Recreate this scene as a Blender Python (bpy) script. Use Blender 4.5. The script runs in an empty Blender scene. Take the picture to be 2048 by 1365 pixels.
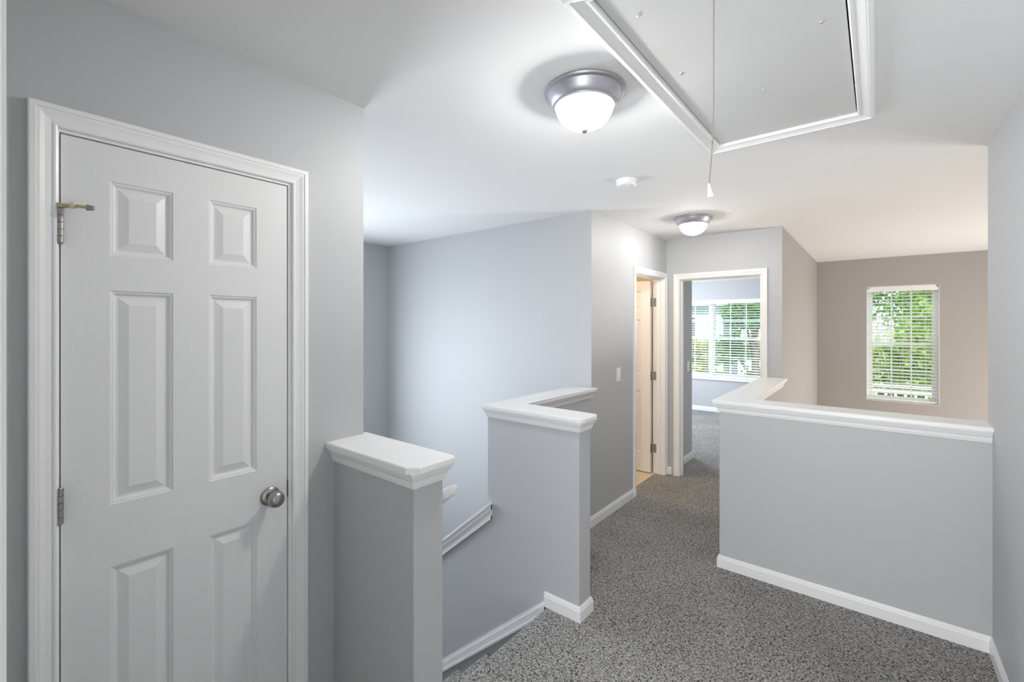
import bpy, bmesh, math, random
from mathutils import Vector, Matrix
random.seed(7)
C = bpy.context.scene
COL = C.collection
R = math.radians

# ------------------------------------------------------------------ camera, world, exposure
EYE = 1.56
cam_d = bpy.data.cameras.new('camera'); cam = bpy.data.objects.new('camera', cam_d); COL.objects.link(cam)
cam.location = (0, 0, EYE); cam.rotation_euler = (R(90), 0, R(39.04))
cam_d.sensor_width = 36; cam_d.lens = 900.2/2048*36; cam_d.shift_y = -33.5/2048
cam_d.clip_start = 0.02; cam_d.clip_end = 200
C.camera = cam
C.view_settings.view_transform = 'Standard'; C.view_settings.look = 'None'
C.view_settings.gamma = 1; C.view_settings.use_curve_mapping = False
C.view_settings.exposure = 1.72
C.cycles.max_bounces = 14; C.cycles.diffuse_bounces = 10; C.cycles.glossy_bounces = 4
C.cycles.transmission_bounces = 6; C.cycles.transparent_max_bounces = 24
C.cycles.caustics_reflective = False; C.cycles.caustics_refractive = False
C.cycles.sample_clamp_indirect = 4.0
C.cycles.use_denoising = True

w = bpy.data.worlds.new('world'); C.world = w; w.use_nodes = True
bg = w.node_tree.nodes['Background']; bg.inputs[0].default_value = (0.78, 0.88, 1.0, 1); bg.inputs[1].default_value = .75

def light(name, kind, loc, power, color=(1, 1, 1), rot=(0, 0, 0), **kw):
    l = bpy.data.lights.new(name, kind); l.energy = power; l.color = color
    for k, v in kw.items(): setattr(l, k, v)
    o = bpy.data.objects.new(name, l); o.location = loc; o.rotation_euler = rot; COL.objects.link(o)
    return o
light('sun', 'SUN', (0, -5, 20), 2.3, (1, .96, .88), (R(38), 0, R(20)), angle=R(0.6))
# daylight entering through windows out of the frame, plus added fill lights
COOL = (.82, .9, 1.0)
light('stair_window_daylight', 'AREA', (-4.24, 1.55, 1.0), 15, (.86, .92, 1.0), (0, R(-90), 0), shape='RECTANGLE', size=1.4, size_y=1.0)
light('bedroom_fill', 'AREA', (-3.75, 7.0, 1.35), 30, COOL, (0, R(-90), 0), shape='RECTANGLE', size=1.2, size_y=1.4)  # added fill replacing sky light through the blinds; this side wall has no window
light('foyer_window_daylight', 'AREA', (3.55, 6.2, -.6), 38, (1, .98, .96), (0, R(90), 0), shape='RECTANGLE', size=1.6, size_y=1.2)
light('foyer_pendant_light', 'POINT', (2.25, 5.8,   .55), 23, (1, .97, .94), shadow_soft_size=.12)
light('front_room_fill', 'AREA', (-.1, -3.04, 1.25), 135, (.99, .99, 1.0), (R(108), 0, 0), shape='RECTANGLE', size=3.4, size_y=2.1)  # added fill behind the camera, not a real window; brightens the landing
light('bath_light', 'POINT', (-2.6, 3.9, 2.0), 6, (1, .76, .5), shadow_soft_size=.08)

# ------------------------------------------------------------------ materials
def mat(name, base, rough=.6, metal=0, nodes=None, spec=None):
    m = bpy.data.materials.new(name); m.use_nodes = True
    nt = m.node_tree; b = nt.nodes['Principled BSDF']
    b.inputs['Base Color'].default_value = (*base, 1); b.inputs['Roughness'].default_value = rough
    b.inputs['Metallic'].default_value = metal
    if spec is not None: b.inputs['Specular IOR Level'].default_value = spec
    if nodes: nodes(nt, b)
    return m
def bump(scale, strength, dist=.002, detail=4, stretch=(1, 1, 1)):
    def f(nt, b):
        tc = nt.nodes.new('ShaderNodeTexCoord'); mp = nt.nodes.new('ShaderNodeMapping')
        mp.inputs['Scale'].default_value = stretch
        n = nt.nodes.new('ShaderNodeTexNoise'); n.inputs['Scale'].default_value = scale; n.inputs['Detail'].default_value = detail
        bp = nt.nodes.new('ShaderNodeBump'); bp.inputs['Strength'].default_value = strength; bp.inputs['Distance'].default_value = dist
        nt.links.new(tc.outputs['Object'], mp.inputs[0]); nt.links.new(mp.outputs[0], n.inputs['Vector'])
        nt.links.new(n.outputs[0], bp.inputs['Height']); nt.links.new(bp.outputs[0], b.inputs['Normal'])
    return f
PAINT = mat('grey_wall_paint', (.505, .513, .522), .55, nodes=bump(260, .12, .001))
TAUPE = mat('taupe_wall_paint', (.40, .372, .352), .6, nodes=bump(260, .12, .001))
CEIL = mat('ceiling_paint', (.80, .80, .795), .85, nodes=bump(120, .15, .001))
TRIM = mat('white_trim_gloss', (.86, .86, .855), .32, nodes=bump(60, .05, .001))
def door_nodes(nt, b):
    tc = nt.nodes.new('ShaderNodeTexCoord'); mp = nt.nodes.new('ShaderNodeMapping'); mp.inputs['Scale'].default_value = (1, 1, .07)
    wv = nt.nodes.new('ShaderNodeTexNoise'); wv.inputs['Scale'].default_value = 260; wv.inputs['Detail'].default_value = 2; wv.inputs['Distortion'].default_value = .6
    bp = nt.nodes.new('ShaderNodeBump'); bp.inputs['Strength'].default_value = .22; bp.inputs['Distance'].default_value = .001
    nt.links.new(tc.outputs['Object'], mp.inputs[0]); nt.links.new(mp.outputs[0], wv.inputs['Vector'])
    nt.links.new(wv.outputs[0], bp.inputs['Height']); nt.links.new(bp.outputs[0], b.inputs['Normal'])
DOOR = mat('white_door_paint', (.78, .78, .78), .4, nodes=door_nodes)
PLASTIC = mat('white_plastic', (.83, .83, .81), .35)
VINYL = mat('white_vinyl', (.86, .87, .88), .35)
SLAT = mat('blind_white', (.85, .85, .84), .45)
NICKEL = mat('brushed_nickel', (.42, .40, .375), .28, 1, nodes=bump(300, .05, .0005, stretch=(1, 1, .1)))
FIXT = mat('brushed_nickel_fixture', (.50, .50, .54), .42, .85)
HINGE = mat('nickel_hinge', (.38, .37, .35), .4, .9)
BRASS = mat('brass', (.55, .47, .26), .35, 1)
RUBBER = mat('yellowed_rubber', (.72, .70, .56), .6)
BLACK = mat('black_absorber', (.006, .006, .006), .9, spec=.05)
DARK = mat('dark_gap', (.02, .02, .02), .9)
CORD = mat('pull_string', (.30, .285, .25), .8)
ATTIC = mat('painted_plywood', (.66, .66, .655), .42, nodes=bump(35, .25, .002, 6))
TILE = mat('beige_vinyl_tile', (.72, .6, .45), .35, nodes=bump(30, .1))
BATHP = mat('bath_wall_paint', (.72, .66, .56), .6)

def carpet_nodes(nt, b):
    N = nt.nodes.new; L = nt.links.new
    tc = N('ShaderNodeTexCoord')
    n1 = N('ShaderNodeTexNoise'); n1.inputs['Scale'].default_value = 118; n1.inputs['Detail'].default_value = 4; n1.inputs['Roughness'].default_value = .72; n1.inputs['Distortion'].default_value = 1.0
    v = N('ShaderNodeTexVoronoi'); v.inputs['Scale'].default_value = 170
    n2 = N('ShaderNodeTexNoise'); n2.inputs['Scale'].default_value = 2.2; n2.inputs['Detail'].default_value = 2
    for x in (n1, v, n2): L(tc.outputs['Object'], x.inputs['Vector'])
    r = N('ShaderNodeValToRGB'); e = r.color_ramp.elements
    e[0].position = .41; e[0].color = (.04, .038, .035, 1); e[1].position = .60; e[1].color = (.85, .83, .79, 1)
    m_ = e.new(.485); m_.color = (.47, .455, .43, 1)
    L(n1.outputs[0], r.inputs[0])
    mx = N('ShaderNodeMix'); mx.data_type = 'RGBA'; mx.blend_type = 'MULTIPLY'; mx.inputs[0].default_value = .5
    r2 = N('ShaderNodeValToRGB'); r2.color_ramp.elements[0].position = .0; r2.color_ramp.elements[0].color = (1, 1, 1, 1)
    r2.color_ramp.elements[1].position = .6; r2.color_ramp.elements[1].color = (.45, .45, .45, 1)
    L(v.outputs['Distance'], r2.inputs[0]); L(r.outputs[0], mx.inputs[6]); L(r2.outputs[0], mx.inputs[7])
    mx2 = N('ShaderNodeMix'); mx2.data_type = 'RGBA'; mx2.blend_type = 'MULTIPLY'; mx2.inputs[0].default_value = .35
    r3 = N('ShaderNodeValToRGB'); r3.color_ramp.elements[0].position = .35; r3.color_ramp.elements[0].color = (.6, .6, .6, 1)
    r3.color_ramp.elements[1].position = .65
    L(n2.outputs[0], r3.inputs[0]); L(mx.outputs[2], mx2.inputs[6]); L(r3.outputs[0], mx2.inputs[7])
    L(mx2.outputs[2], b.inputs['Base Color'])
    bp = N('ShaderNodeBump'); bp.inputs['Strength'].default_value = .9; bp.inputs['Distance'].default_value = .008
    L(n1.outputs[0], bp.inputs['Height']); L(bp.outputs[0], b.inputs['Normal'])
CARPET = mat('grey_frieze_carpet', (.3, .3, .29), .95, nodes=carpet_nodes, spec=.1)

def glass_shade():
    m = bpy.data.materials.new('ribbed_glass_shade'); m.use_nodes = True; nt = m.node_tree; nt.nodes.clear()
    N = nt.nodes.new; L = nt.links.new
    out = N('ShaderNodeOutputMaterial'); tr = N('ShaderNodeBsdfTransparent'); em = N('ShaderNodeEmission'); gl = N('ShaderNodeBsdfGlossy')
    tr.inputs[0].default_value = (1, 1, 1, 1); em.inputs[0].default_value = (1, .985, .96, 1); em.inputs[1].default_value = .95
    gl.inputs['Roughness'].default_value = .15
    m1 = N('ShaderNodeMixShader'); m1.inputs[0].default_value = .62
    m2 = N('ShaderNodeMixShader'); m2.inputs[0].default_value = .12
    L(tr.outputs[0], m1.inputs[1]); L(em.outputs[0], m1.inputs[2]); L(m1.outputs[0], m2.inputs[1]); L(gl.outputs[0], m2.inputs[2])
    L(m2.outputs[0], out.inputs[0]); return m
SHADE = glass_shade()
def bulb_mat():
    m = bpy.data.materials.new('lit_bulb'); m.use_nodes = True; b = m.node_tree.nodes['Principled BSDF']
    b.inputs['Emission Color'].default_value = (1, .97, .92, 1); b.inputs['Emission Strength'].default_value = 6
    return m
BULB = bulb_mat()
def pane_mat():
    m = bpy.data.materials.new('window_glass'); m.use_nodes = True; nt = m.node_tree; nt.nodes.clear()
    N = nt.nodes.new; L = nt.links.new
    out = N('ShaderNodeOutputMaterial'); tr = N('ShaderNodeBsdfTransparent'); gl = N('ShaderNodeBsdfGlossy'); gl.inputs['Roughness'].default_value = .02
    tr.inputs[0].default_value = (.95, .97, .96, 1)
    mx = N('ShaderNodeMixShader'); mx.inputs[0].default_value = .018
    L(tr.outputs[0], mx.inputs[1]); L(gl.outputs[0], mx.inputs[2]); L(mx.outputs[0], out.inputs[0]); return m
GLASS = pane_mat()
def leaf_mat(name, a, b_, c_):
    m = bpy.data.materials.new(name); m.use_nodes = True; nt = m.node_tree; p = nt.nodes['Principled BSDF']
    N = nt.nodes.new; L = nt.links.new
    tc = N('ShaderNodeTexCoord'); n = N('ShaderNodeTexNoise'); n.inputs['Scale'].default_value = 2.5; n.inputs['Detail'].default_value = 6; n.inputs['Roughness'].default_value = .8
    r = N('ShaderNodeValToRGB'); e = r.color_ramp.elements
    e[0].position = .35; e[0].color = (*a, 1); e[1].position = .68; e[1].color = (*c_, 1); k = e.new(.5); k.color = (*b_, 1)
    L(tc.outputs['Object'], n.inputs['Vector']); L(n.outputs[0], r.inputs[0]); L(r.outputs[0], p.inputs['Base Color'])
    p.inputs['Roughness'].default_value = .45
    out = nt.nodes['Material Output']; tl = N('ShaderNodeBsdfTranslucent'); L(r.outputs[0], tl.inputs[0])
    mx = N('ShaderNodeMixShader'); mx.inputs[0].default_value = .45
    L(p.outputs[0], mx.inputs[1]); L(tl.outputs[0], mx.inputs[2]); L(mx.outputs[0], out.inputs[0]); return m
LEAF_A = leaf_mat('bright_leaves', (.06, .18, .03), (.24, .40, .08), (.66, .70, .22))
LEAF_B = leaf_mat('dark_leaves', (.05, .17, .04), (.12, .28, .07), (.25, .42, .12))
LEAF_C = leaf_mat('yellow_green_leaves', (.18, .28, .05), (.36, .42, .10), (.58, .58, .20))
BARK = mat('bark', (.16, .12, .09), .9, nodes=bump(30, .6, .02))
GRASS = mat('lawn', (.20, .34, .09), .9, nodes=bump(20, .5, .02))
SIDING = mat('pale_siding', (.40, .44, .52), .6)
ROOFM = mat('grey_shingle', (.30, .30, .32), .9)
DGLASS = mat('dark_window_glass', (.10, .12, .15), .1)

# ------------------------------------------------------------------ mesh helpers
def finish(name, bm, m, parent=None, smooth=False, loc=None):
    bmesh.ops.recalc_face_normals(bm, faces=bm.faces)
    if smooth:
        for e in bm.edges:
            if len(e.link_faces) == 2 and e.calc_face_angle(0) > R(38): e.smooth = False
    me = bpy.data.meshes.new(name); bm.to_mesh(me); bm.free()
    me.materials.append(m)
    if smooth:
        for p in me.polygons: p.use_smooth = True
    o = bpy.data.objects.new(name, me); COL.objects.link(o)
    if loc: o.location = loc
    if parent: o.parent = parent
    return o
def tag(o, label, cat, group=None, kind=None):
    if label: o['label'] = label
    if cat: o['category'] = cat
    if group: o['group'] = group
    if kind: o['kind'] = kind
    return o
def thing(name, label, cat, loc=(0, 0, 0), rotz=0, group=None, kind=None):
    o = bpy.data.objects.new(name, None); COL.objects.link(o); o.location = loc; o.rotation_euler = (0, 0, rotz)
    return tag(o, label, cat, group, kind)
def add_box(bm, a, b):
    x0, y0, z0 = a; x1, y1, z1 = b
    v = [bm.verts.new(p) for p in ((x0, y0, z0), (x1, y0, z0), (x1, y1, z0), (x0, y1, z0), (x0, y0, z1), (x1, y0, z1), (x1, y1, z1), (x0, y1, z1))]
    for f in ((0, 3, 2, 1), (4, 5, 6, 7), (0, 1, 5, 4), (1, 2, 6, 5), (2, 3, 7, 6), (3, 0, 4, 7)): bm.faces.new([v[i] for i in f])
    return v
def box(a, b, bev=0, seg=2):
    bm = bmesh.new(); add_box(bm, a, b)
    if bev: bmesh.ops.bevel(bm, geom=bm.edges[:], offset=bev, segments=seg, affect='EDGES', profile=.5)
    return bm
def boxes(lst, bev=0):
    bm = bmesh.new()
    for a, b in lst:
        add_box(bm, a, b)
    if bev: bmesh.ops.bevel(bm, geom=bm.edges[:], offset=bev, segments=1, affect='EDGES')
    return bm
def carve(solids, voids=()):
    """closed surface of a union of boxes minus other boxes"""
    ax = []
    for k in range(3):
        s = set()
        for a, b in list(solids)+list(voids): s.add(round(a[k], 5)); s.add(round(b[k], 5))
        ax.append(sorted(s))
    X, Y, Z = ax
    def inside(p, bx): return all(bx[0][k] < p[k] < bx[1][k] for k in range(3))
    nx, ny, nz = len(X)-1, len(Y)-1, len(Z)-1
    g = {}
    for i in range(nx):
        for j in range(ny):
            for k in range(nz):
                p = ((X[i]+X[i+1])/2, (Y[j]+Y[j+1])/2, (Z[k]+Z[k+1])/2)
                g[i, j, k] = any(inside(p, s) for s in solids) and not any(inside(p, v) for v in voids)
    bm = bmesh.new(); vs = {}
    def V(i, j, k):
        if (i, j, k) not in vs: vs[i, j, k] = bm.verts.new((X[i], Y[j], Z[k]))
        return vs[i, j, k]
    for (i, j, k), s in g.items():
        if not s: continue
        if not g.get((i-1, j, k)): bm.faces.new([V(i, j, k), V(i, j, k+1), V(i, j+1, k+1), V(i, j+1, k)])
        if not g.get((i+1, j, k)): bm.faces.new([V(i+1, j, k), V(i+1, j+1, k), V(i+1, j+1, k+1), V(i+1, j, k+1)])
        if not g.get((i, j-1, k)): bm.faces.new([V(i, j, k), V(i+1, j, k), V(i+1, j, k+1), V(i, j, k+1)])
        if not g.get((i, j+1, k)): bm.faces.new([V(i, j+1, k), V(i, j+1, k+1), V(i+1, j+1, k+1), V(i+1, j+1, k)])
        if not g.get((i, j, k-1)): bm.faces.new([V(i, j, k), V(i, j+1, k), V(i+1, j+1, k), V(i+1, j, k)])
        if not g.get((i, j, k+1)): bm.faces.new([V(i, j, k+1), V(i+1, j, k+1), V(i+1, j+1, k+1), V(i, j+1, k+1)])
    return bm
def sweep(path, prof, fn=lambda a, b, o: (a, b, o), closed=False, bm=None):
    """sweep profile [(out, h)] along a 2D polyline with mitred corners; out = right-hand side; fn maps (a, b, h) -> xyz"""
    bm = bm or bmesh.new(); n = len(path); rings = []
    for i in range(n):
        p = Vector(path[i])
        d0 = (p-Vector(path[i-1])).normalized() if (i > 0 or closed) else None
        d1 = (Vector(path[(i+1) % n])-p).normalized() if (i < n-1 or closed) else None
        if d0 is None: d0 = d1
        if d1 is None: d1 = d0
        n0 = Vector((d0.y, -d0.x)); n1 = Vector((d1.y, -d1.x)); m = (n0+n1); m = m/(1+n0.dot(n1))
        rings.append([bm.verts.new(fn(p.x+m.x*o, p.y+m.y*o, h)) for o, h in prof])
    k = len(prof)
    for i in range(n if closed else n-1):
        a, b = rings[i], rings[(i+1) % n]
        for j in range(k):
            bm.faces.new([a[j], a[(j+1) % k], b[(j+1) % k], b[j]])
    if not closed:
        bm.faces.new(rings[0]); bm.faces.new(rings[-1][::-1])
    return bm
def prism(poly, z0, z1, bev=0):
    bm = bmesh.new()
    a = [bm.verts.new((x, y, z0)) for x, y in poly]; b = [bm.verts.new((x, y, z1)) for x, y in poly]
    bm.faces.new(a[::-1]); top = bm.faces.new(b)
    for i in range(len(poly)): bm.faces.new([a[i], a[(i+1) % len(poly)], b[(i+1) % len(poly)], b[i]])
    if bev:
        bmesh.ops.bevel(bm, geom=[e for e in top.edges], offset=bev, segments=3, affect='EDGES', profile=.5)
    return bm
def prism_y(poly, y0, y1, bm=None):
    bm = bm or bmesh.new()
    a = [bm.verts.new((x, y0, z)) for x, z in poly]; b = [bm.verts.new((x, y1, z)) for x, z in poly]
    bm.faces.new(a); bm.faces.new(b[::-1])
    for i in range(len(poly)): bm.faces.new([a[i], b[i], b[(i+1) % len(poly)], a[(i+1) % len(poly)]])
    return bm
def lathe(prof, seg=48, bm=None, fl=None):
    """profile [(r, z)] about z; fl(angle, r) may modulate the radius"""
    bm = bm or bmesh.new(); rings = []
    for r, z in prof:
        if r < 1e-5: rings.append([bm.verts.new((0, 0, z))]); continue
        ring = []
        for i in range(seg):
            t = 2*math.pi*i/seg; rr = fl(t, r) if fl else r
            ring.append(bm.verts.new((rr*math.cos(t), rr*math.sin(t), z)))
        rings.append(ring)
    for a, b in zip(rings, rings[1:]):
        if len(a) == 1 and len(b) == 1: continue
        for i in range(seg):
            j = (i+1) % seg
            if len(a) == 1: bm.faces.new([a[0], b[i], b[j]])
            elif len(b) == 1: bm.faces.new([a[i], a[j], b[0]])
            else: bm.faces.new([a[i], a[j], b[j], b[i]])
    return bm
def tube(pts, r, seg=10, bm=None):
    bm = bm or bmesh.new(); pts = [Vector(p) for p in pts]; rings = []
    rs = r if isinstance(r, (list, tuple)) else [r]*len(pts)
    for i, p in enumerate(pts):
        d = (pts[min(i+1, len(pts)-1)]-pts[max(i-1, 0)]).normalized()
        u = d.cross(Vector((0, 0, 1)));
        if u.length < .05: u = d.cross(Vector((1, 0, 0)))
        u.normalize(); v = d.cross(u)
        rings.append([bm.verts.new(p+(u*math.cos(2*math.pi*k/seg)+v*math.sin(2*math.pi*k/seg))*rs[i]) for k in range(seg)])
    for a, b in zip(rings, rings[1:]):
        for k in range(seg): bm.faces.new([a[k], a[(k+1) % seg], b[(k+1) % seg], b[k]])
    bm.faces.new(rings[0]); bm.faces.new(rings[-1][::-1])
    return bm
def xf(bm, M):
    bmesh.ops.transform(bm, matrix=M, verts=bm.verts[:]); return bm
def struct(name, bm, m, label, cat='wall'):
    return tag(finish(name, bm, m), label, cat, kind='structure')

# ------------------------------------------------------------------ plan (metres)
CZ = 2.44; XL = -1.625; XH = -1.71; XR = .425; YF = 4.67; YB = 3.09; YT = 7.68; YW = 8.5; XS = -4.29; DN = -2.75
BEDC = 2.33
BBH = .078
BB = [(0, 0), (.013, 0), (.013, .055), (.010, .062), (.010, .066), (.005, .078), (0, .078)]      # baseboard section
# floors
FT = -.28
struct('floor', carve([((-1.395, -.12, FT), (XR+.05, YB+.06, 0)), ((-1.845, 2.11, FT), (-1.395, YB, 0)), ((-1.78, -.12, FT), (-1.395, .98, 0)),
    ((-1.80, YB, FT), (-.73, YF+.06, 0))]), CARPET, 'speckled grey carpet of the landing and the hallway', 'floor')
struct('floor_bedroom', carve([((-4.0, YF+.06, FT), (-.7, YW+.05, 0))], [((-4.0, YF+.06, -1), (-1.8, 5.35, 1))]), CARPET, 'grey carpet inside the far bedroom', 'floor')
struct('floor_bathroom', box((-3.5, 3.18, FT), (-1.80, 5.35, .002)), TILE, 'beige vinyl floor inside the bathroom', 'floor')
struct('floor_front_room', box((-2.4, -3.1, FT), (1.9, -.12, 0)), CARPET, 'grey carpet of the room behind the camera', 'floor')
struct('floor_foyer', box((-4.4, -.2, DN-.1), (3.8, 8.6, DN)), TILE, 'entry floor one storey below the landing', 'floor')
# ceilings
HX0, HX1, HY0, HY1 = -.598, -.062, 1.075, 2.352
struct('ceiling', carve([((-4.45, -3.2, CZ), (3.7, YT+.15, CZ+.12)), ],
    [((HX0, HY0, 2), (HX1, HY1, 3)), ((-4.45, YF+.12, 2), (-.70, 9, 3))]), CEIL, 'pale textured ceiling over the landing', 'ceiling')
struct('ceiling_bedroom', box((-4.1, YF+.12, BEDC), (-.70, YW+.2, BEDC+.2)), CEIL, 'ceiling inside the far bedroom', 'ceiling')

# walls
struct('wall_left', carve([((XL-.115, .006, 0), (XL, 1.043, CZ))], [((XL-.2, .150, -1), (XL+.1, .757, 2.068))]), PAINT, 'grey wall holding the closet door')
struct('wall_closet', carve([((-3.0, -.12, 0), (-2.9, .93, CZ)), ((XS-.1, .93, DN), (XL-.05, 1.043, CZ))]), PAINT, 'wall between the closet and the staircase')
struct('wall_near', carve([((-2.95, -.112, 0), (XR+.12, .006, CZ))], [((-.468, -1, -1), (.37, 1, 2.06))]), PAINT, 'wall with the doorway the camera stands in')
struct('wall_right', box((XR, 0, FT), (XR+.115, YB+.115, CZ)), PAINT, 'bare grey wall at the right edge of the photo')
struct('wall_stair_back', box((XS-.1, YB-.01, DN), (XH-.1155, YB+.07, CZ)), PAINT, 'pale blue grey back wall of the stairwell')
struct('wall_stair_side', carve([((XS-.12, .9, DN), (XS, YB, CZ))], [((XS-1, 1.05, .2), (XS+1, 2.25, 1.85))]), PAINT, 'dark grey left wall of the stairwell')
struct('wall_hall_left', carve([((XH-.115, YB-.01, DN), (XH, YF+.12, CZ))], [((XH-1, 3.884, -.0001), (XH+1, 4.621, 2.045))]), PAINT, 'grey hallway wall with the light switch and bathroom door')
struct('wall_hall_far', carve([((XH-.11, YF, -.3), (-.6605, YF+.12, CZ))], [((-1.59, 4, -.0001), (-.817, 6, 2.035))]), PAINT, 'white grey end wall with the bedroom doorway')
struct('wall_foyer_left', box((-.775, YF+.001, DN), (-.66, YW+.2, CZ)), TAUPE, 'narrow sunlit wall left of the foyer window')
FWX0, FWX1, FWZ0, FWZ1 = -.109, .602, .549, 2.062
struct('wall_foyer_back', carve([((-.66, YT, DN), (3.7, YT+.16, CZ))], [((FWX0, 7, FWZ0), (FWX1, 9, FWZ1))]), TAUPE, 'taupe foyer wall with a tall window')
struct('wall_foyer_right', carve([((3.6, YB, DN), (3.72, YT+.1, CZ)), ((XR+.1, YB, DN), (3.6, YB+.11, CZ))]), TAUPE, 'hidden foyer walls')
BWX0, BWX1, BWZ0, BWZ1 = -3.14, -1.47, .60, 1.995
struct('wall_bedroom_back', carve([((-4.1, YW, 0), (-.7, YW+.16, 2.5))], [((BWX0, 8, BWZ0), (BWX1, 9, BWZ1))]), PAINT, 'blue grey bedroom wall with the twin window')
struct('wall_bedroom_left', carve([((-4.1, 5.3, 0), (-3.98, YW+.05, 2.5)), ((-4.0, 5.3, 0), (-1.68, 5.41, 2.5)), ((-1.80, YF+.12, 0), (-1.68, 5.41, 2.5))]), PAINT, 'short grey wall corner just inside the bedroom')
struct('wall_bathroom', carve([((-3.6, 3.15, 0), (-3.5, 5.35, CZ)), ((-3.5, 5.25, 0), (-1.78, 5.31, CZ)), ((-3.5, 3.175, 0), (-1.83, 3.2, CZ)), ((-1.83, 4.78, 0), (-1.79, 5.3, CZ))]), BATHP, 'warm lit walls inside the bathroom')
struct('wall_front_room', carve([((-2.5, -3.2, 0), (-2.4, -.1, CZ)), ((1.9, -3.2, 0), (2.0, -.1, CZ)), ((-2.5, -3.2, 0), (2, -3.1, CZ)), ((XR+.1, -.112, 0), (2, -.0, CZ))]), PAINT, 'walls of the room behind the camera')
# half walls
STX = -1.145; SY0, SY1 = .915, 1.037
struct('wall_stair_stub', box((XL, SY0, DN), (STX, SY1, 1.09)), PAINT, 'short grey half wall beside the closet door')
MX0, MX1, MY0, MY1 = -1.857, -1.212, 2.055, 2.170
def rake(x, top=.482): return top+.83*(x+1.819)
bm = prism_y([(-3.4, DN), (MX1, DN), (MX1, 1.05), (MX0, 1.05), (MX0, rake(MX0)-.03), (-3.4, rake(-3.4)-.03)], MY0, MY1)
struct('wall_stair_half', bm, PAINT, 'grey half wall with a sloping lower part at the head of the stairs')
struct('wall_hall_half', box((-1.84, MY1, DN), (XH, YB-.01, 1.05)), PAINT, 'short grey half wall linking the stair wall to the hallway wall')
HWX = -.787
struct('wall_foyer_half', carve([((HWX, YB, DN), (XR+.05, YB+.115, 1.05)), ((HWX, YB, DN), (-.66, YF, 1.05))]), PAINT, 'long grey half wall between the landing and the foyer')

def two_tone(name, test):
    o = bpy.data.objects[name]; o.data.materials.append(TAUPE)
    for p in o.data.polygons:
        if test(p.normal): p.material_index = 1
two_tone('wall_foyer_half', lambda n: n.x > .5 or n.y > .5)
# caps: board with rounded top edge on a stepped bed moulding
MLD = [(0, 0), (.005, 0), (.006, .007), (.010, .010), (.012, .024), (.020, .036), (.023, .044), (.027, .047), (.028, .058), (0, .058)]
def cap(name, poly, path, z0, label, closed=False):
    t = thing(name, label, 'wall cap', (0, 0, 0), kind='structure')
    finish('cap_board', prism(poly, z0+.057, z0+.078, .006), TRIM, t)
    finish('bed_moulding', sweep(path, [(o, z0+h) for o, h in MLD], closed=closed), TRIM, t)
    return t
v = .036
ch = .03
cap('trim_1', [(XL+.0005, SY0-v), (STX+v-ch, SY0-v), (STX+v, SY0-v+ch), (STX+v, SY1+v-.012), (STX+v-.012, SY1+v), (XL-.03, SY1+v), (XL-.03, SY1+.0065), (XL+.0005, SY1+.0065)],
    [(XL, SY0), (STX, SY0), (STX, SY1), (XL, SY1)], 1.035, 'white moulded cap on the short half wall by the closet door')
cap('trim_2', [(MX0-.02, MY0-v), (MX1+v-ch, MY0-v), (MX1+v-.009, MY0-v+.009), (MX1+v, MY0-v+ch), (MX1+v, MY1+v-ch), (MX1+v-.009, MY1+v-.009), (MX1+v-ch, MY1+v), (XH+v, MY1+v), (XH+v, YB+.02), (XH+.0005, YB+.02), (XH+.0005, YB-.0105), (MX0-.02, YB-.0105)],
    [(MX0+.016, YB-.012), (MX0+.003, MY0), (MX1, MY0), (MX1, MY1), (XH, MY1), (XH, YB+.012)], .992, 'white L shaped cap on the half wall at the stair head')
cap('trim_3', [(HWX-v, YB-v), (XR+.0, YB-v), (XR+.0, YB-.0), (XR+.1, YB-.0), (XR+.1, YB+.115+v), (-.66+v, YB+.115+v), (-.66+v, YF+.0), (-.66+v, YF+.012), (-.66+.006, YF+.012), (-.66+.006, YF-.0005), (HWX-v, YF-.0005)],
    [(HWX, YF-.001), (HWX, YB), (XR-.001, YB)], .997, 'long white cap around the foyer half wall')
finish('bed_moulding', sweep([(XR+.1, YB+.115), (-.66, YB+.115), (-.66, YF)], [(o, .997+h) for o, h in MLD]), TRIM, bpy.data.objects['trim_3'])
# joint line between the two boards of the long cap
# rake cap on the descending part of the stair half wall
t = thing('trim_4', 'white sloping cap board going down beside the stairs', 'wall cap', kind='structure')
x0, x1 = -3.4, -1.822
def rk(dz0, dz1, y0, y1, name):
    finish(name, prism_y([(x0, rake(x0)+dz0), (x1, rake(x1)+dz0), (x1, rake(x1)+dz1-.008), (x1-.03, rake(x1-.03)+dz1), (x0, rake(x0)+dz1)], y0, y1), TRIM, t)
rk(-.018, .0, MY0-.034, MY1+.03, 'cap_board')
finish('bed_moulding', prism_y([(x0, rake(x0)-.105), (x1, rake(x1)-.105), (x1, rake(x1)-.018), (x0, rake(x0)-.018)], MY0-.012, MY0, prism_y([(x0, rake(x0)-.05), (x1, rake(x1)-.05), (x1, rake(x1)-.018), (x0, rake(x0)-.018)], MY0-.024, MY0-.002, prism_y([(x0, rake(x0)-.105), (x1, rake(x1)-.105), (x1, rake(x1)-.085), (x0, rake(x0)-.085)], MY0-.016, MY0-.002))), TRIM, t)
# skirt moulding along the stairs
def sk(x): return .028+.864*(x+1.43)
xa, xb = -3.4, -1.43
bm = bmesh.new()
for d0, d1, th in ((-.080, .0, .007), (-.080, -.018, .012), (-.080, -.064, .017)):
    prism_y([(xa, sk(xa)+d0), (xb, sk(xb)+d0), (xb, sk(xb)+d1), (xa, sk(xa)+d1)], MY0-th, MY0, bm)
struct('trim_5', bm, TRIM, 'white skirt moulding sloping down beside the carpeted steps', 'skirting')

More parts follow.
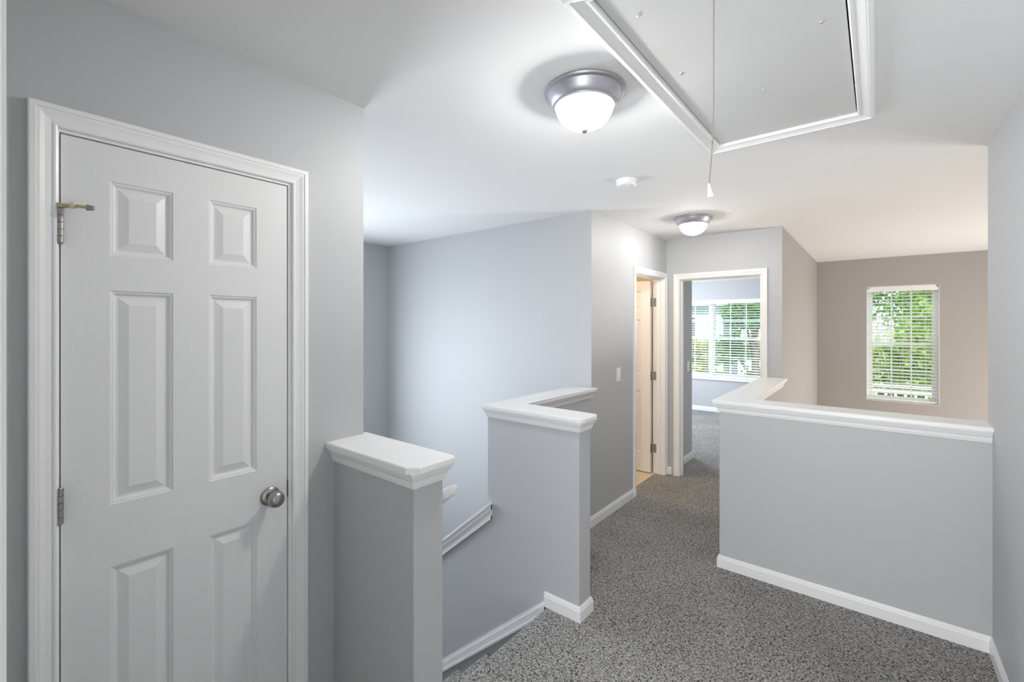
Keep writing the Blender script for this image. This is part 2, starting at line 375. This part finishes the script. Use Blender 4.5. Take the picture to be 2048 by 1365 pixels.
# baseboards (room side on the right hand of the path)
def base(name, path, label):
    return struct(name, sweep(path, BB), TRIM, label, 'baseboard')
base('baseboard_stair_half', [(-1.43, MY0), (MX1, MY0), (MX1, MY1), (XH, MY1), (XH, 3.842)], 'white baseboard wrapping the stair half wall and hallway wall')
base('baseboard_foyer_half', [(HWX, YF), (HWX, YB), (XR, YB), (XR, .4)], 'white baseboard along the foyer half wall and the right wall')
base('baseboard_hall_far', [(XH, 4.66), (XH, YF), (-1.655, YF)], 'short white baseboard in the hallway corner')
base('baseboard_bedroom', [(-1.68, YF+.12), (-1.68, 5.41), (-3.98, 5.41)], 'white baseboard on the short wall inside the bedroom')
base('baseboard_bedroom_back', [(-3.98, YW), (-.78, YW)], 'white baseboard under the bedroom window')
base('baseboard_left', [(XL, .806), (XL, SY0), (STX, SY0), (STX, SY1)], 'white baseboard around the short stair half wall')

# ------------------------------------------------------------------ stairs
st = thing('staircase', 'grey carpeted stairs going down between two half walls', 'stairs', (-1.395, 1.55, 0))
def step_bm(k):
    xn = -.243*k; z = -.205*(k+1)      # local, tread surface of step k below nosing k
    prof = [(xn, z-.205+.0), (xn, z+.0)]
    return prof
for k in range(8):
    z = -.25-.212*k; x1_ = -.243*k+(.03 if k else 0); x0_ = -.243*(k+1)+.03 if k < 7 else (XS+1.397)
    n = .028; r_ = .022
    pts = [(x1_, z-.25), (x1_, z), (x0_, z)]
    pts += [(x0_-n*math.sin(a), z-r_+r_*math.cos(a)) for a in [R(q) for q in (20, 50, 80, 110, 140)]]
    pts += [(x0_-.004, z-2*r_-.006), (x0_, z-.25)]
    if k == 7: pts = [(x1_, z-.25), (x1_, z), (x0_, z), (x0_, z-.25)]
    y1_ = .505 if k < 7 else 1.5
    if k == 7: struct('floor_stair_landing', xf(prism_y(pts, -.5, YB-1.58), Matrix.Translation((-1.395, 1.55, 0))), CARPET, 'carpeted stair landing below', 'floor')
    else: finish('step', prism_y(pts, -.5, y1_), CARPET, st)
# rounded landing nosing
pts = [(0.0, 0)]+[(-.028*math.sin(a), -.022+.022*math.cos(a)) for a in [R(q) for q in (20, 50, 80, 110, 140)]]+[(-.002, -.05), (0.0, -.26)]
finish('nosing', prism_y(pts, -.5, .505), CARPET, st)

# handrail on the near stair wall
hr = thing('handrail', 'white round handrail end sticking out past the short half wall', 'handrail', (-1.135, SY1, 1.0))
d = Vector((-1, 0, -.80)).normalized()
sec = []
for cy, cz, a0 in ((.060, -.0125, 0), (.022, -.0125, 90), (.022, -.022, 180), (.060, -.022, 270)):
    for q in range(6):
        a = R(a0+18*q); sec.append((cy+.0135*math.cos(a), cz+.0135*math.sin(a)))
def rail_ring(bm, s_, k): return [bm.verts.new((-.012+d.x*s_, .0413+(y-.041)*k, -.024+(z+.024)*k+d.z*s_)) for y, z in sec]
bm = bmesh.new(); rr = [rail_ring(bm, 0, .86), rail_ring(bm, .002, .95), rail_ring(bm, .006, 1), rail_ring(bm, 2.3, 1)]
bm.faces.new(rr[0]); bm.faces.new(rr[-1][::-1])
for a, b in zip(rr, rr[1:]):
    for k in range(len(sec)): bm.faces.new([a[k], a[(k+1) % len(sec)], b[(k+1) % len(sec)], b[k]])
finish('rail', bm, TRIM, hr, True)
q = Vector((-.012, .041, -.037))+d*.095
finish('bracket', tube([q, q+Vector((0, 0, -.016)), q+Vector((0, -.012, -.034)), q+Vector((0, -.037, -.040))], .0065, 12), NICKEL, hr, True)
finish('saddle', xf(box((-.028, -.011, -.002), (.028, .011, .003), .001, 1), Matrix.Translation(q) @ Matrix.Rotation(-math.atan(.80), 4, 'Y')), NICKEL, hr)
finish('wall_rosette', xf(lathe([(0, .007), (.014, .006), (.019, .002), (.019, 0)], 24), Matrix.Translation(q+Vector((0, -.0405, -.040))) @ Matrix.Rotation(R(-90), 4, 'X')), NICKEL, hr, True)

# ------------------------------------------------------------------ doors
RINGS = [(0, 0), (.003, -.0035), (.006, -.0035), (.009, -.006), (.013, -.0105), (.018, -.0105), (.040, -.0025)]
def leaf(W, H, panels, T=.035):
    """door leaf in local xz, width along x from 0, front towards -y at y=0"""
    bm = bmesh.new()
    xs = sorted({0, W} | {p[0] for p in panels} | {p[1] for p in panels}); zs = sorted({0, H} | {p[2] for p in panels} | {p[3] for p in panels})
    for side in (0, 1):
        def P(x, z, dpt): return (x, -dpt if side == 0 else T+dpt, z)
        vs = {}
        def V(x, z):
            if (x, z) not in vs: vs[x, z] = bm.verts.new(P(x, z, 0))
            return vs[x, z]
        for i in range(len(xs)-1):
            for j in range(len(zs)-1):
                cx, cz = (xs[i]+xs[i+1])/2, (zs[j]+zs[j+1])/2
                if any(p[0] < cx < p[1] and p[2] < cz < p[3] for p in panels): continue
                bm.faces.new([V(xs[i], zs[j]), V(xs[i+1], zs[j]), V(xs[i+1], zs[j+1]), V(xs[i], zs[j+1])])
        for p in panels:
            prev = None
            for o, dd in RINGS:
                c = [bm.verts.new(P(x, z, dd)) for x, z in ((p[0]+o, p[2]+o), (p[1]-o, p[2]+o), (p[1]-o, p[3]-o), (p[0]+o, p[3]-o))]
                if prev:
                    for k in range(4): bm.faces.new([prev[k], prev[(k+1) % 4], c[(k+1) % 4], c[k]])
                prev = c
            bm.faces.new(prev)
    # edges
    for a, b in (((0, 0), (W, 0)), ((W, 0), (W, H)), ((W, H), (0, H)), ((0, H), (0, 0))):
        bm.faces.new([bm.verts.new(q) for q in ((a[0], 0, a[1]), (b[0], 0, b[1]), (b[0], T, b[1]), (a[0], T, a[1]))])
    bmesh.ops.remove_doubles(bm, verts=bm.verts, dist=1e-5)
    return bm
CAS = [(0, 0), (0, .009), (.004, .011), (.008, .011), (.010, .0085), (.024, .0115), (.034, .0155), (.040, .0155), (.041, .0185), (.052, .0185), (.055, .016), (.055, 0)]
def casing(name, a0, a1, ztop, fn, parent, w=.053, zb=0):
    s = w/.055
    # path anticlockwise so that outward is on the right hand: up... seen in (a, z)
    path = [(a1, zb), (a1, ztop), (a0, ztop), (a0, zb)]
    return finish(name, sweep(path, [(o*s, h) for o, h in CAS], fn), TRIM, parent)
def hinge_bm(h=.089, r=.0065):
    bm = bmesh.new()
    n = 5
    for k in range(n):
        z0 = -h/2+k*h/n+.0006; z1 = -h/2+(k+1)*h/n-.0006
        tube([(0, 0, z0), (0, 0, z1)], r, 14, bm)
    tube([(0, 0, h/2), (0, 0, h/2+.004)], [r*.8, r*.5], 12, bm); tube([(0, 0, -h/2-.004), (0, 0, -h/2)], [r*.5, r*.8], 12, bm)
    return bm
# closet door: leaf width runs along +Y, front faces +X
D0, D1 = .168, .739
d1 = thing('door_1', 'closed white six panel closet door in a moulded frame', 'door', (XL, D0, 0), kind='structure')
pw = [(.096, .238), (.331, .470)]
pz = [(.20, .892), (1.063, 1.650), (1.746, 1.950)]
lf = finish('door_leaf', leaf(D1-D0, 2.04, [(a-.0, b, z0-.008, z1-.008) for a, b in pw for z0, z1 in pz]), DOOR, d1)
lf.rotation_euler = (0, 0, R(90)); lf.location = (-.004, 0, .010)
fnx = lambda a, b, o: (o, a-D0, b)
casing('casing', .1615, .7535, 2.0625, fnx, d1)
finish('jamb', carve([((-.115, .1501-D0, 0), (0, .7569-D0, 2.068))], [((-.2, .165-D0, -1), (.1, .7422-D0, 2.0535))]), TRIM, d1)
finish('door_stop', carve([((-.115, .1651-D0, 0), (-.042, .7421-D0, 2.0534))], [((-.2, .175-D0, -1), (.1, .732-D0, 2.043))]), TRIM, d1)
for zc in (1.812, 1.095, .25):
    finish('hinge', xf(hinge_bm(), Matrix.Translation((.0065, -.002, zc))), HINGE, d1, True)
# hinge pin door stop on the top hinge
hs = finish('hinge_pin_stop', tube([(.008, -.004, 1.862), (.016, .012, 1.864), (.030, .030, 1.864), (.040, .047, 1.862)], [.0055, .005, .004, .004], 10), BRASS, d1, True)
finish('bumper', tube([(.020, .016, 1.866), (.024, .024, 1.866)], .009, 14), RUBBER, hs, True)
finish('bumper', tube([(.038, .044, 1.862), (.045, .056, 1.861)], [.008, .006], 14), HINGE, hs, True)
finish('collar', tube([(.0065, -.002, 1.858), (.0065, -.002, 1.868)], .009, 14), BRASS, hs, True)
# knob
kn = finish('door_knob', xf(lathe([(0, .064), (.010, .0635), (.019, .060), (.0255, .053), (.0275, .045), (.0262, .037), (.021, .031), (.0145, .027), (.012, .022), (.012, .012), (.0125, .008)], 48), Matrix.Rotation(R(90), 4, 'Y')), NICKEL, d1, True, (0, .681-D0, .966))
finish('rosette', xf(lathe([(0, .010), (.014, .010), (.018, .0095), (.026, .006), (.0315, .0025), (.0325, 0)], 48), Matrix.Rotation(R(90), 4, 'Y')), NICKEL, kn, True, (-.003, 0, 0))
finish('strike_plate', box((-.030, .7405-D0, .948), (.001, .7424-D0, 1.006), .0006, 1), HINGE, d1)

# bathroom door, open into the bathroom
d2 = thing('door_2', 'open white panel door swung into the warm lit bathroom', 'door', (XH, 4.603, 0), kind='structure')
pz2 = [(.20, .85), (1.02, 1.60), (1.70, 1.90)]
lf = finish('door_leaf', leaf(.66, 2.0, [(a, b, z0, z1) for a, b in ((.10, .285), (.375, .56)) for z0, z1 in pz2]), DOOR, d2)
lf.rotation_euler = (0, 0, 0); lf.location = (-.126-.66, -.052, .012)
fnh = lambda a, b, o: (o, a-4.603, b)
casing('casing', 3.895, 4.607, 2.035, fnh, d2, .052)
finish('jamb', carve([((-.1155, 3.8841-4.603, 0), (0, 4.6209-4.603, 2.0449))], [((-.2, 3.902-4.603, -1), (.1, 0, 2.027))]), TRIM, d2)
finish('door_stop', carve([((-.078, 3.9021-4.603, 0), (-.038, -.0001, 2.0269))], [((-.2, 3.913-4.603, -1), (.1, -.011, 2.016))]), TRIM, d2)
for zc in (1.79, 1.02, .26):
    h = finish('hinge', xf(hinge_bm(), Matrix.Translation((-.122, -.008, zc))), HINGE, d2, True)
    finish('hinge_leaf', box((-.112, -.0025, zc-.044), (-.082, -.0002, zc+.044), .0008, 1), HINGE, h)
    finish('hinge_leaf', box((-.1262, -.050, zc-.044), (-.1245, -.020, zc+.044), .0004, 1), HINGE, h)
# bedroom doorway
d3 = thing('door_3', 'white cased doorway opening to the bedroom at the hallway end', 'doorway', (-1.572, YF, 0), kind='structure')
fny = lambda a, b, o: (a+1.572, -o, b)
# casing path direction mirrored because the wall faces -Y
bm = sweep([(-1.577, 0), (-1.577, 2.022), (-.830, 2.022), (-.830, 0)][::-1], [(o*.96, h) for o, h in CAS], fny); finish('casing', bm, TRIM, d3)
finish('jamb', carve([((.0-.0179, 0, 0), (.7549, .12, 2.0349))], [((0, -1, -1), (.737, 1, 2.017))]), TRIM, d3)
finish('door_stop', carve([((.0001, .045, 0), (.7369, .082, 2.0169))], [((.011, -1, -1), (.726, 1, 2.006))]), TRIM, d3)
for zc in (1.79, 1.055, .27):
    h = finish('hinge_leaf', box((.7345, .086, zc-.044), (.7372, .116, zc+.044), .0008, 1), HINGE, d3)
    finish('screw', xf(lathe([(0, .0012), (.003, .0008), (.004, 0)], 12), Matrix.Translation((.7345, .101, zc+.025)) @ Matrix.Rotation(R(-90), 4, 'Y')), FIXT, h)
finish('strike_plate', box((-.0002, .090, .93), (.002, .118, .99), .0006, 1), HINGE, d3)
# the doorway the camera stands in
d4 = thing('door_4', 'white door casing edge at the left margin of the photo', 'doorway', (-.45, .006, 0), kind='structure')
finish('casing', sweep([(.352+.45, 0), (.352+.45, 2.045), (0, 2.045), (0, 0)], [(o, h*.9) for o, h in CAS], lambda a, b, o: (a, o, b)), TRIM, d4)
finish('jamb', carve([((-.0179, -.118, 0), (.8199, 0, 2.0539))], [((0, -1, -1), (.802, 1, 2.04))]), TRIM, d4)

# ------------------------------------------------------------------ windows and blinds
def window(name, label, x0, x1, z0, z1, yf, units, st_):
    """units: list of (xa, xb); sashes sit near the outer wall face yf"""
    t = thing(name, label, 'window', (x0, yf, z0), kind='structure')
    y_in = -.086
    finish('reveal_liner', carve([((.0, y_in, 0), (x1-x0, .0, z1-z0))], [((.004, -1, .004), (x1-x0-.004, 1, z1-z0-.004))]), TRIM, t)
    for xa, xb in units:
        a = xa-x0; b = xb-x0; H = z1-z0; m = H/2
        fr = finish('window_frame', carve([((a, 0, 0), (b, .06, H))], [((a+st_/2, -1, .03), (b-st_/2, 1, H-.03))]), VINYL, t)
        for k, (s0, s1, yy) in enumerate(((.03, m+.02, .012), (m-.02, H-.03, .034))):
            sa = finish('sash', carve([((a+st_/2-.004, yy, s0), (b-st_/2+.004, yy+.022, s1))], [((a+st_, -1, s0+.034), (b-st_, 1, s1-.034))]), VINYL, t)
            w_ = (b-a-2*st_); lst = []
            for q in (1, 2): xq = a+st_+w_*q/3; lst.append(((xq-.008, yy+.007, s0+.03), (xq+.008, yy+.015, s1-.03)))
            zq = (s0+s1)/2; lst.append(((a+st_-.005, yy+.007, zq-.008), (b-st_+.005, yy+.015, zq+.008)))
            finish('muntin', carve(lst), VINYL, sa)
            finish('pane', box((a+st_-.005, yy+.009, s0+.03), (b-st_+.005, yy+.013, s1-.03)), GLASS, sa)
    return t
def blind(label, x0, x1, z0, z1, y, cords, group=None, tilt=15):
    t = thing('window_blind', label, 'blind', (x0, y, z0), group=group)
    W = x1-x0; H = z1-z0
    finish('headrail', box((.004, .006, H-.045), (W-.004, .052, H), .002, 1), SLAT, t)
    finish('valance', box((0, -.006, H-.068), (W, .004, H), .002, 1), SLAT, t)
    n = int((H-.10)/.0437); bm = bmesh.new()
    for k in range(n):
        zc = H-.085-k*.0437; 
        pr = []
        for q in range(7):
            u = -.025+.05*q/6; c = .0028*(1-(u/.025)**2)
            pr.append((u, c))
        dy, dz = math.cos(R(tilt)), math.sin(R(tilt))
        up = [(.029+u*dy, zc+u*dz+c) for u, c in pr]; lo = [(yy, zz-.0026) for yy, zz in up][::-1]
        poly = up+lo
        a = [bm.verts.new((.005, p[0], p[1])) for p in poly]; b = [bm.verts.new((W-.005, p[0], p[1])) for p in poly]
        bm.faces.new(a); bm.faces.new(b[::-1])
        for i in range(len(poly)): bm.faces.new([a[i], b[i], b[(i+1) % len(poly)], a[(i+1) % len(poly)]])
    finish('slat_stack', bm, SLAT, t)
    finish('bottom_rail', box((.003, .006, .004), (W-.003, .054, .022), .003, 2), SLAT, t)
    for c in cords:
        bm = tube([(c, .004, .02), (c, .004, H-.05)], .0011, 6); tube([(c, .054, .02), (c, .054, H-.05)], .0011, 6, bm)
        finish('ladder_cord', bm, SLAT, t)
    return t
window('window_1', 'tall window in the taupe foyer wall', FWX0, FWX1, FWZ0, FWZ1, YT+.085, [(FWX0, FWX1)], .062)
fb = blind('white slatted blind in the tall foyer window', FWX0+.008, FWX1-.008, FWZ0+.012, FWZ1-.006, YT+.012, (.12, .36, .58))
for xx in (0, FWX1-FWX0-.016-.022):
    finish('bracket', box((xx, -.008, FWZ1-FWZ0-.018-.028), (xx+.022, .05, FWZ1-FWZ0-.0185), .001, 1), HINGE, fb)
window('window_2', 'twin window in the bedroom back wall', BWX0, BWX1, BWZ0, BWZ1, YW+.085, [(BWX0, -2.335), (-2.305, BWX1)], .042)
finish('mullion', box((-2.335-BWX0, -.01, 0), (-2.305-BWX0, .06, BWZ1-BWZ0)), VINYL, bpy.data.objects['window_2'])
finish('sill', box((-.03, -.115, -.032), (BWX1-BWX0+.03, .0, .0), .004, 2), TRIM, bpy.data.objects['window_2'])
blind('wide white slatted blind over the bedroom twin window', BWX0+.008, BWX1-.008, BWZ0+.006, BWZ1-.004, YW+.012, (.12, .72, .92, 1.36))

# ------------------------------------------------------------------ ceiling fittings
def ceiling_light(x, y, label, power):
    t = thing('ceiling_light', label, 'ceiling light', (x, y, CZ), group=None)
    finish('pan', lathe([(.150, 0), (.152, -.004), (.150, -.010), (.143, -.013), (.139, -.014), (.137, -.020), (.128, -.040), (.120, -.052), (.117, -.054), (.116, -.058), (.111, -.060), (.108, -.058), (.108, -.050), (.12, -.02), (.12, 0)], 72), FIXT, t, True)
    finish('absorber_disc', lathe([(.1195, -.0005), (.1195, -.003), (0, -.003)], 48), BLACK, t)  # added black disc, keeps the pan interior from glowing white through the glass
    n = 40
    fl = lambda a, r: r*(1+.016*math.cos(n*a))
    R0 = .107; Dp = .090
    pr = [(R0*math.cos(R(q)), -.056-Dp*math.sin(R(q))) for q in (0, 8, 16, 25, 34, 43, 52, 61, 70, 78, 86)]
    finish('glass_shade', lathe(pr, n*6, fl=fl), SHADE, t, True)
    finish('finial', lathe([(0, -.158), (.006, -.1575), (.0105, -.154), (.012, -.149), (.009, -.146), (.005, -.144), (.005, -.13)], 24), FIXT, t, True)
    for s in (-1, 1):
        finish('bulb', xf(lathe([(0, -.028), (.012, -.025), (.017, -.015), (.018, -.003), (.012, .012), (.010, .025), (.010, .03)], 20), Matrix.Translation((s*.045, 0, -.055))), BULB, t, True)
    light('bulb_glow', 'POINT', (x, y, CZ-.066), power, (1, .985, .96), shadow_soft_size=.045)
    return t
ceiling_light(-.858, 1.492, 'ribbed glass dome ceiling light nearest the attic hatch', 34)
ceiling_light(-1.18, 3.83, 'smaller looking dome ceiling light at the hallway end', 18)

sd = thing('smoke_detector', 'round white smoke detector on the ceiling between the two lights', 'smoke detector', (-1.19, 2.575, CZ))
finish('body', lathe([(.062, 0), (.064, -.006), (.062, -.012), (.058, -.012), (.058, -.016), (.060, -.030), (.054, -.038), (.036, -.042), (.030, -.040), (.026, -.042), (0, -.043)], 56), PLASTIC, sd, True)
finish('button', lathe([(0, -.046), (.008, -.0455), (.010, -.042), (.010, -.038)], 20), PLASTIC, sd, True, (.02, -.02, 0))

ah = thing('attic_hatch', 'painted attic access panel framed by white moulding in the ceiling', 'attic hatch', ((HX0+HX1)/2, (HY0+HY1)/2, CZ))
hx, hy = (HX1-HX0)/2, (HY1-HY0)/2
finish('panel', box((-hx+.005, -hy+.004, .0), (hx-.005, hy-.004, .012)), ATTIC, ah)
finish('backing', box((-hx-.05, -hy-.05, .1205), (hx+.05, hy+.05, .13)), DARK, ah)
CAH = [(0, .002), (0, .010), (.004, .013), (.010, .013), (.013, .010), (.026, .014), (.038, .019), (.042, .019), (.043, .022), (.054, .022), (.058, .018), (.058, 0), (.001, 0)]
finish('casing', sweep([(-hx, -hy), (-hx, hy), (hx, hy), (hx, -hy)][::-1], [(o, h) for o, h in CAH], lambda a, b, o: (a, b, -o), closed=True), TRIM, ah)
SC = mat('plated_screw', (.50, .48, .44), .4, .7)
for X_, Y_, r_ in ((-.527, 1.222, .0075), (-.533, 1.60, .006), (-.125, 1.584, .006), (-.532, 2.335, .003), (-.402, 2.335, .003), (-.255, 2.33, .003), (-.120, 2.325, .003), (-.33, 1.9, .003)):
    finish('screw', lathe([(0, -.004), (r_*.6, -.0035), (r_, -.001), (r_*1.1, .001)], 16), SC if r_ < .007 else ATTIC, ah, True, (X_-(HX0+HX1)/2, Y_-(HY0+HY1)/2, 0))
pc = thing('pull_cord', 'thin attic pull string with a small white plastic tip', 'pull cord', (-.33, 1.24, CZ))
pts = []
for k in range(30):
    z = -.005-.51*k/29; q = max(0, (-z-.28)/.235)
    pts.append((-.010*q*q, -.006*q*q, z))
finish('string', tube(pts, .0016, 8), CORD, pc, True)
e = Vector(pts[-1])
finish('pull_tip', xf(lathe([(0, .003), (.0025, .002), (.0035, -.003), (.0065, -.022), (.0075, -.032), (.006, -.036), (0, -.036)], 16), Matrix.Translation(e) @ Matrix.Rotation(R(-8), 4, 'Y')), PLASTIC, pc, True)

# ------------------------------------------------------------------ switches
def switch(loc, rz, label):
    t = thing('light_switch', label, 'light switch', loc, rz)
    finish('plate', box((-.036, -.006, -.058), (.036, 0, .058), .003, 2), PLASTIC, t)
    bm = box((-.005, -.015, -.008), (.005, -.004, .006), .0015, 2); xf(bm, Matrix.Rotation(R(-14), 4, 'X')); finish('toggle', bm, PLASTIC, t)
    for z in (-.040, .040): finish('screw', xf(lathe([(0, .0075), (.002, .007), (.003, .006)], 12), Matrix.Translation((0, 0, z)) @ Matrix.Rotation(R(90), 4, 'X')), PLASTIC, t)
    return t
switch((XH, 3.545, 1.132), R(90), 'white toggle switch on the hallway wall before the bathroom door')
switch((-1.68, 5.27, 1.08), R(90), 'white switch on the short wall seen through the bedroom doorway')

# ------------------------------------------------------------------ outdoors
struct('ground', box((-60, 8.8, -3.2), (60, 90, -3.0)), GRASS, 'lawn outside the house', 'lawn')
def tree(x, y, h, rad, n, leaf_m, label, size=.11, low=.25, cat='tree', name='tree', group=None, nb=9):
    t = thing(name, label, cat, (x, y, -3.0), group=group)
    bm = tube([(0, 0, 0), (.08, .02, h*.3), (-.05, .05, h*.6), (.05, 0, h*.92)], [.16, .12, .07, .02], 10)
    cl = []
    for k in range(nb):
        a = random.uniform(0, 6.28); zz = h*random.uniform(low+.1, .9); rr = rad*random.uniform(.45, .95)*(1-.45*abs(zz/h-.55))
        c = Vector((rr*math.cos(a), rr*math.sin(a), zz)); cl.append((c, rad*random.uniform(.35, .6)))
        tube([(0, 0, zz*.72), c*.55+Vector((0, 0, zz*.38)), c], [.05, .03, .012], 6, bm)
    cl.append((Vector((0, 0, h*.88)), rad*.5)); cl.append((Vector((0, 0, h*.6)), rad*.7))
    finish('trunk', bm, BARK, t, True)
    vs, fs = [], []
    for i in range(n):
        c, r = random.choice(cl)
        while True:
            p = Vector((random.uniform(-1, 1), random.uniform(-1, 1), random.uniform(-1, 1)))
            if p.length <= 1: break
        p = c+p*r*(.55+.45*random.random())
        if p.z < .2: continue
        s = size*random.uniform(.6, 1.3)
        u = Vector((random.gauss(0, 1), random.gauss(0, 1), random.gauss(0, .6))).normalized(); v_ = u.orthogonal().normalized()
        v_ = (Matrix.Rotation(random.uniform(0, 6.28), 3, u) @ v_); u2 = u.cross(v_)
        b = len(vs)
        vs += [p-v_*s, p+u2*s*.42+u*s*.12, p+v_*s, p-u2*s*.42+u*s*.12]
        fs.append((b, b+1, b+2, b+3))
    me = bpy.data.meshes.new('foliage'); me.from_pydata([tuple(q) for q in vs], [], fs); me.materials.append(leaf_m)
    o = bpy.data.objects.new('foliage', me); COL.objects.link(o); o.parent = t
    return t
tree(1.6, 13.8, 8.5, 2.2, 9500, LEAF_A, 'leafy bright green tree filling the foyer window', .12, .1, nb=14)
tree(1.4, 23.5, 9.5, 3.4, 9000, LEAF_B, 'darker green tree further behind the foyer window', .15, .1, nb=12)
tree(-2.9, 15.2, 8.6, 1.35, 9000, LEAF_B, 'dark green tree in the right half of the bedroom window', .10, .3, nb=12)
for x, y, lb in ((-6.0, 19.4, 'yellow green shrub at the left edge of the bedroom window'), (-4.55, 17.0, 'yellow green shrub in the middle of the bedroom window'), (-3.5, 19.2, 'yellow green shrub at the right edge of the bedroom window')):
    tree(x, y, 4.1, .95, 6500, LEAF_C, lb, .09, .0, 'shrub', 'shrub', None, 10)
# neighbour's house beyond the shrubs
nh = thing('house', 'pale neighbouring house seen through the left bedroom window', 'house', (-9.5, 30, -3.0))
wv = [((a, -.3, z0), (a+1.0, .1, z0+1.4)) for a in (-3, -.5, 2.0, 3.6) for z0 in (.9, 3.7)]
finish('wall', carve([((-4.5, 0, 0), (5.2, 7, 5.8))], wv), SIDING, nh)
for a, b in wv:
    f = finish('window', carve([((a[0], -.05, a[2]), (b[0], .05, b[2]))], [((a[0]+.08, -1, a[2]+.08), (a[0]+.46, 1, b[2]-.08)), ((a[0]+.54, -1, a[2]+.08), (b[0]-.08, 1, b[2]-.08))]), VINYL, nh)
    finish('pane', box((a[0]+.05, .0, a[2]+.05), (b[0]-.05, .02, b[2]-.05)), DGLASS, f)
bm = bmesh.new()
vv = [bm.verts.new(p) for p in ((-4.9, -.4, 5.7), (5.6, -.4, 5.7), (5.6, 7.4, 5.7), (-4.9, 7.4, 5.7), (-4.9, 3.5, 8.6), (5.6, 3.5, 8.6))]
for f in ((0, 1, 5, 4), (3, 4, 5, 2), (0, 4, 3), (1, 2, 5), (0, 3, 2, 1)): bm.faces.new([vv[i] for i in f])
finish('roof', bm, ROOFM, nh)
# white railing outside the foyer window
rl = thing('railing', 'white baluster railing outside the foyer window', 'railing', (-.6, 10.6, .0))
finish('top_rail', box((0, -.05, .42), (2.4, .05, .47), .006), VINYL, rl)
finish('bottom_rail', box((0, -.025, .03), (2.4, .025, .08), .004), VINYL, rl)
finish('sub_rail', box((0, -.02, .34), (2.4, .02, .395), .004), VINYL, rl)
for k in range(18): finish('baluster', box((.03+k*.135, -.018, .07), (.066+k*.135, .018, .35), .002, 1), VINYL, rl)
finish('deck', box((-.3, -.9, -.14), (2.8, .5, 0)), SIDING, rl)
for xx in (-.2, 2.5): finish('post', box((xx, .2, -3.1), (xx+.14, .34, -.14)), VINYL, rl)
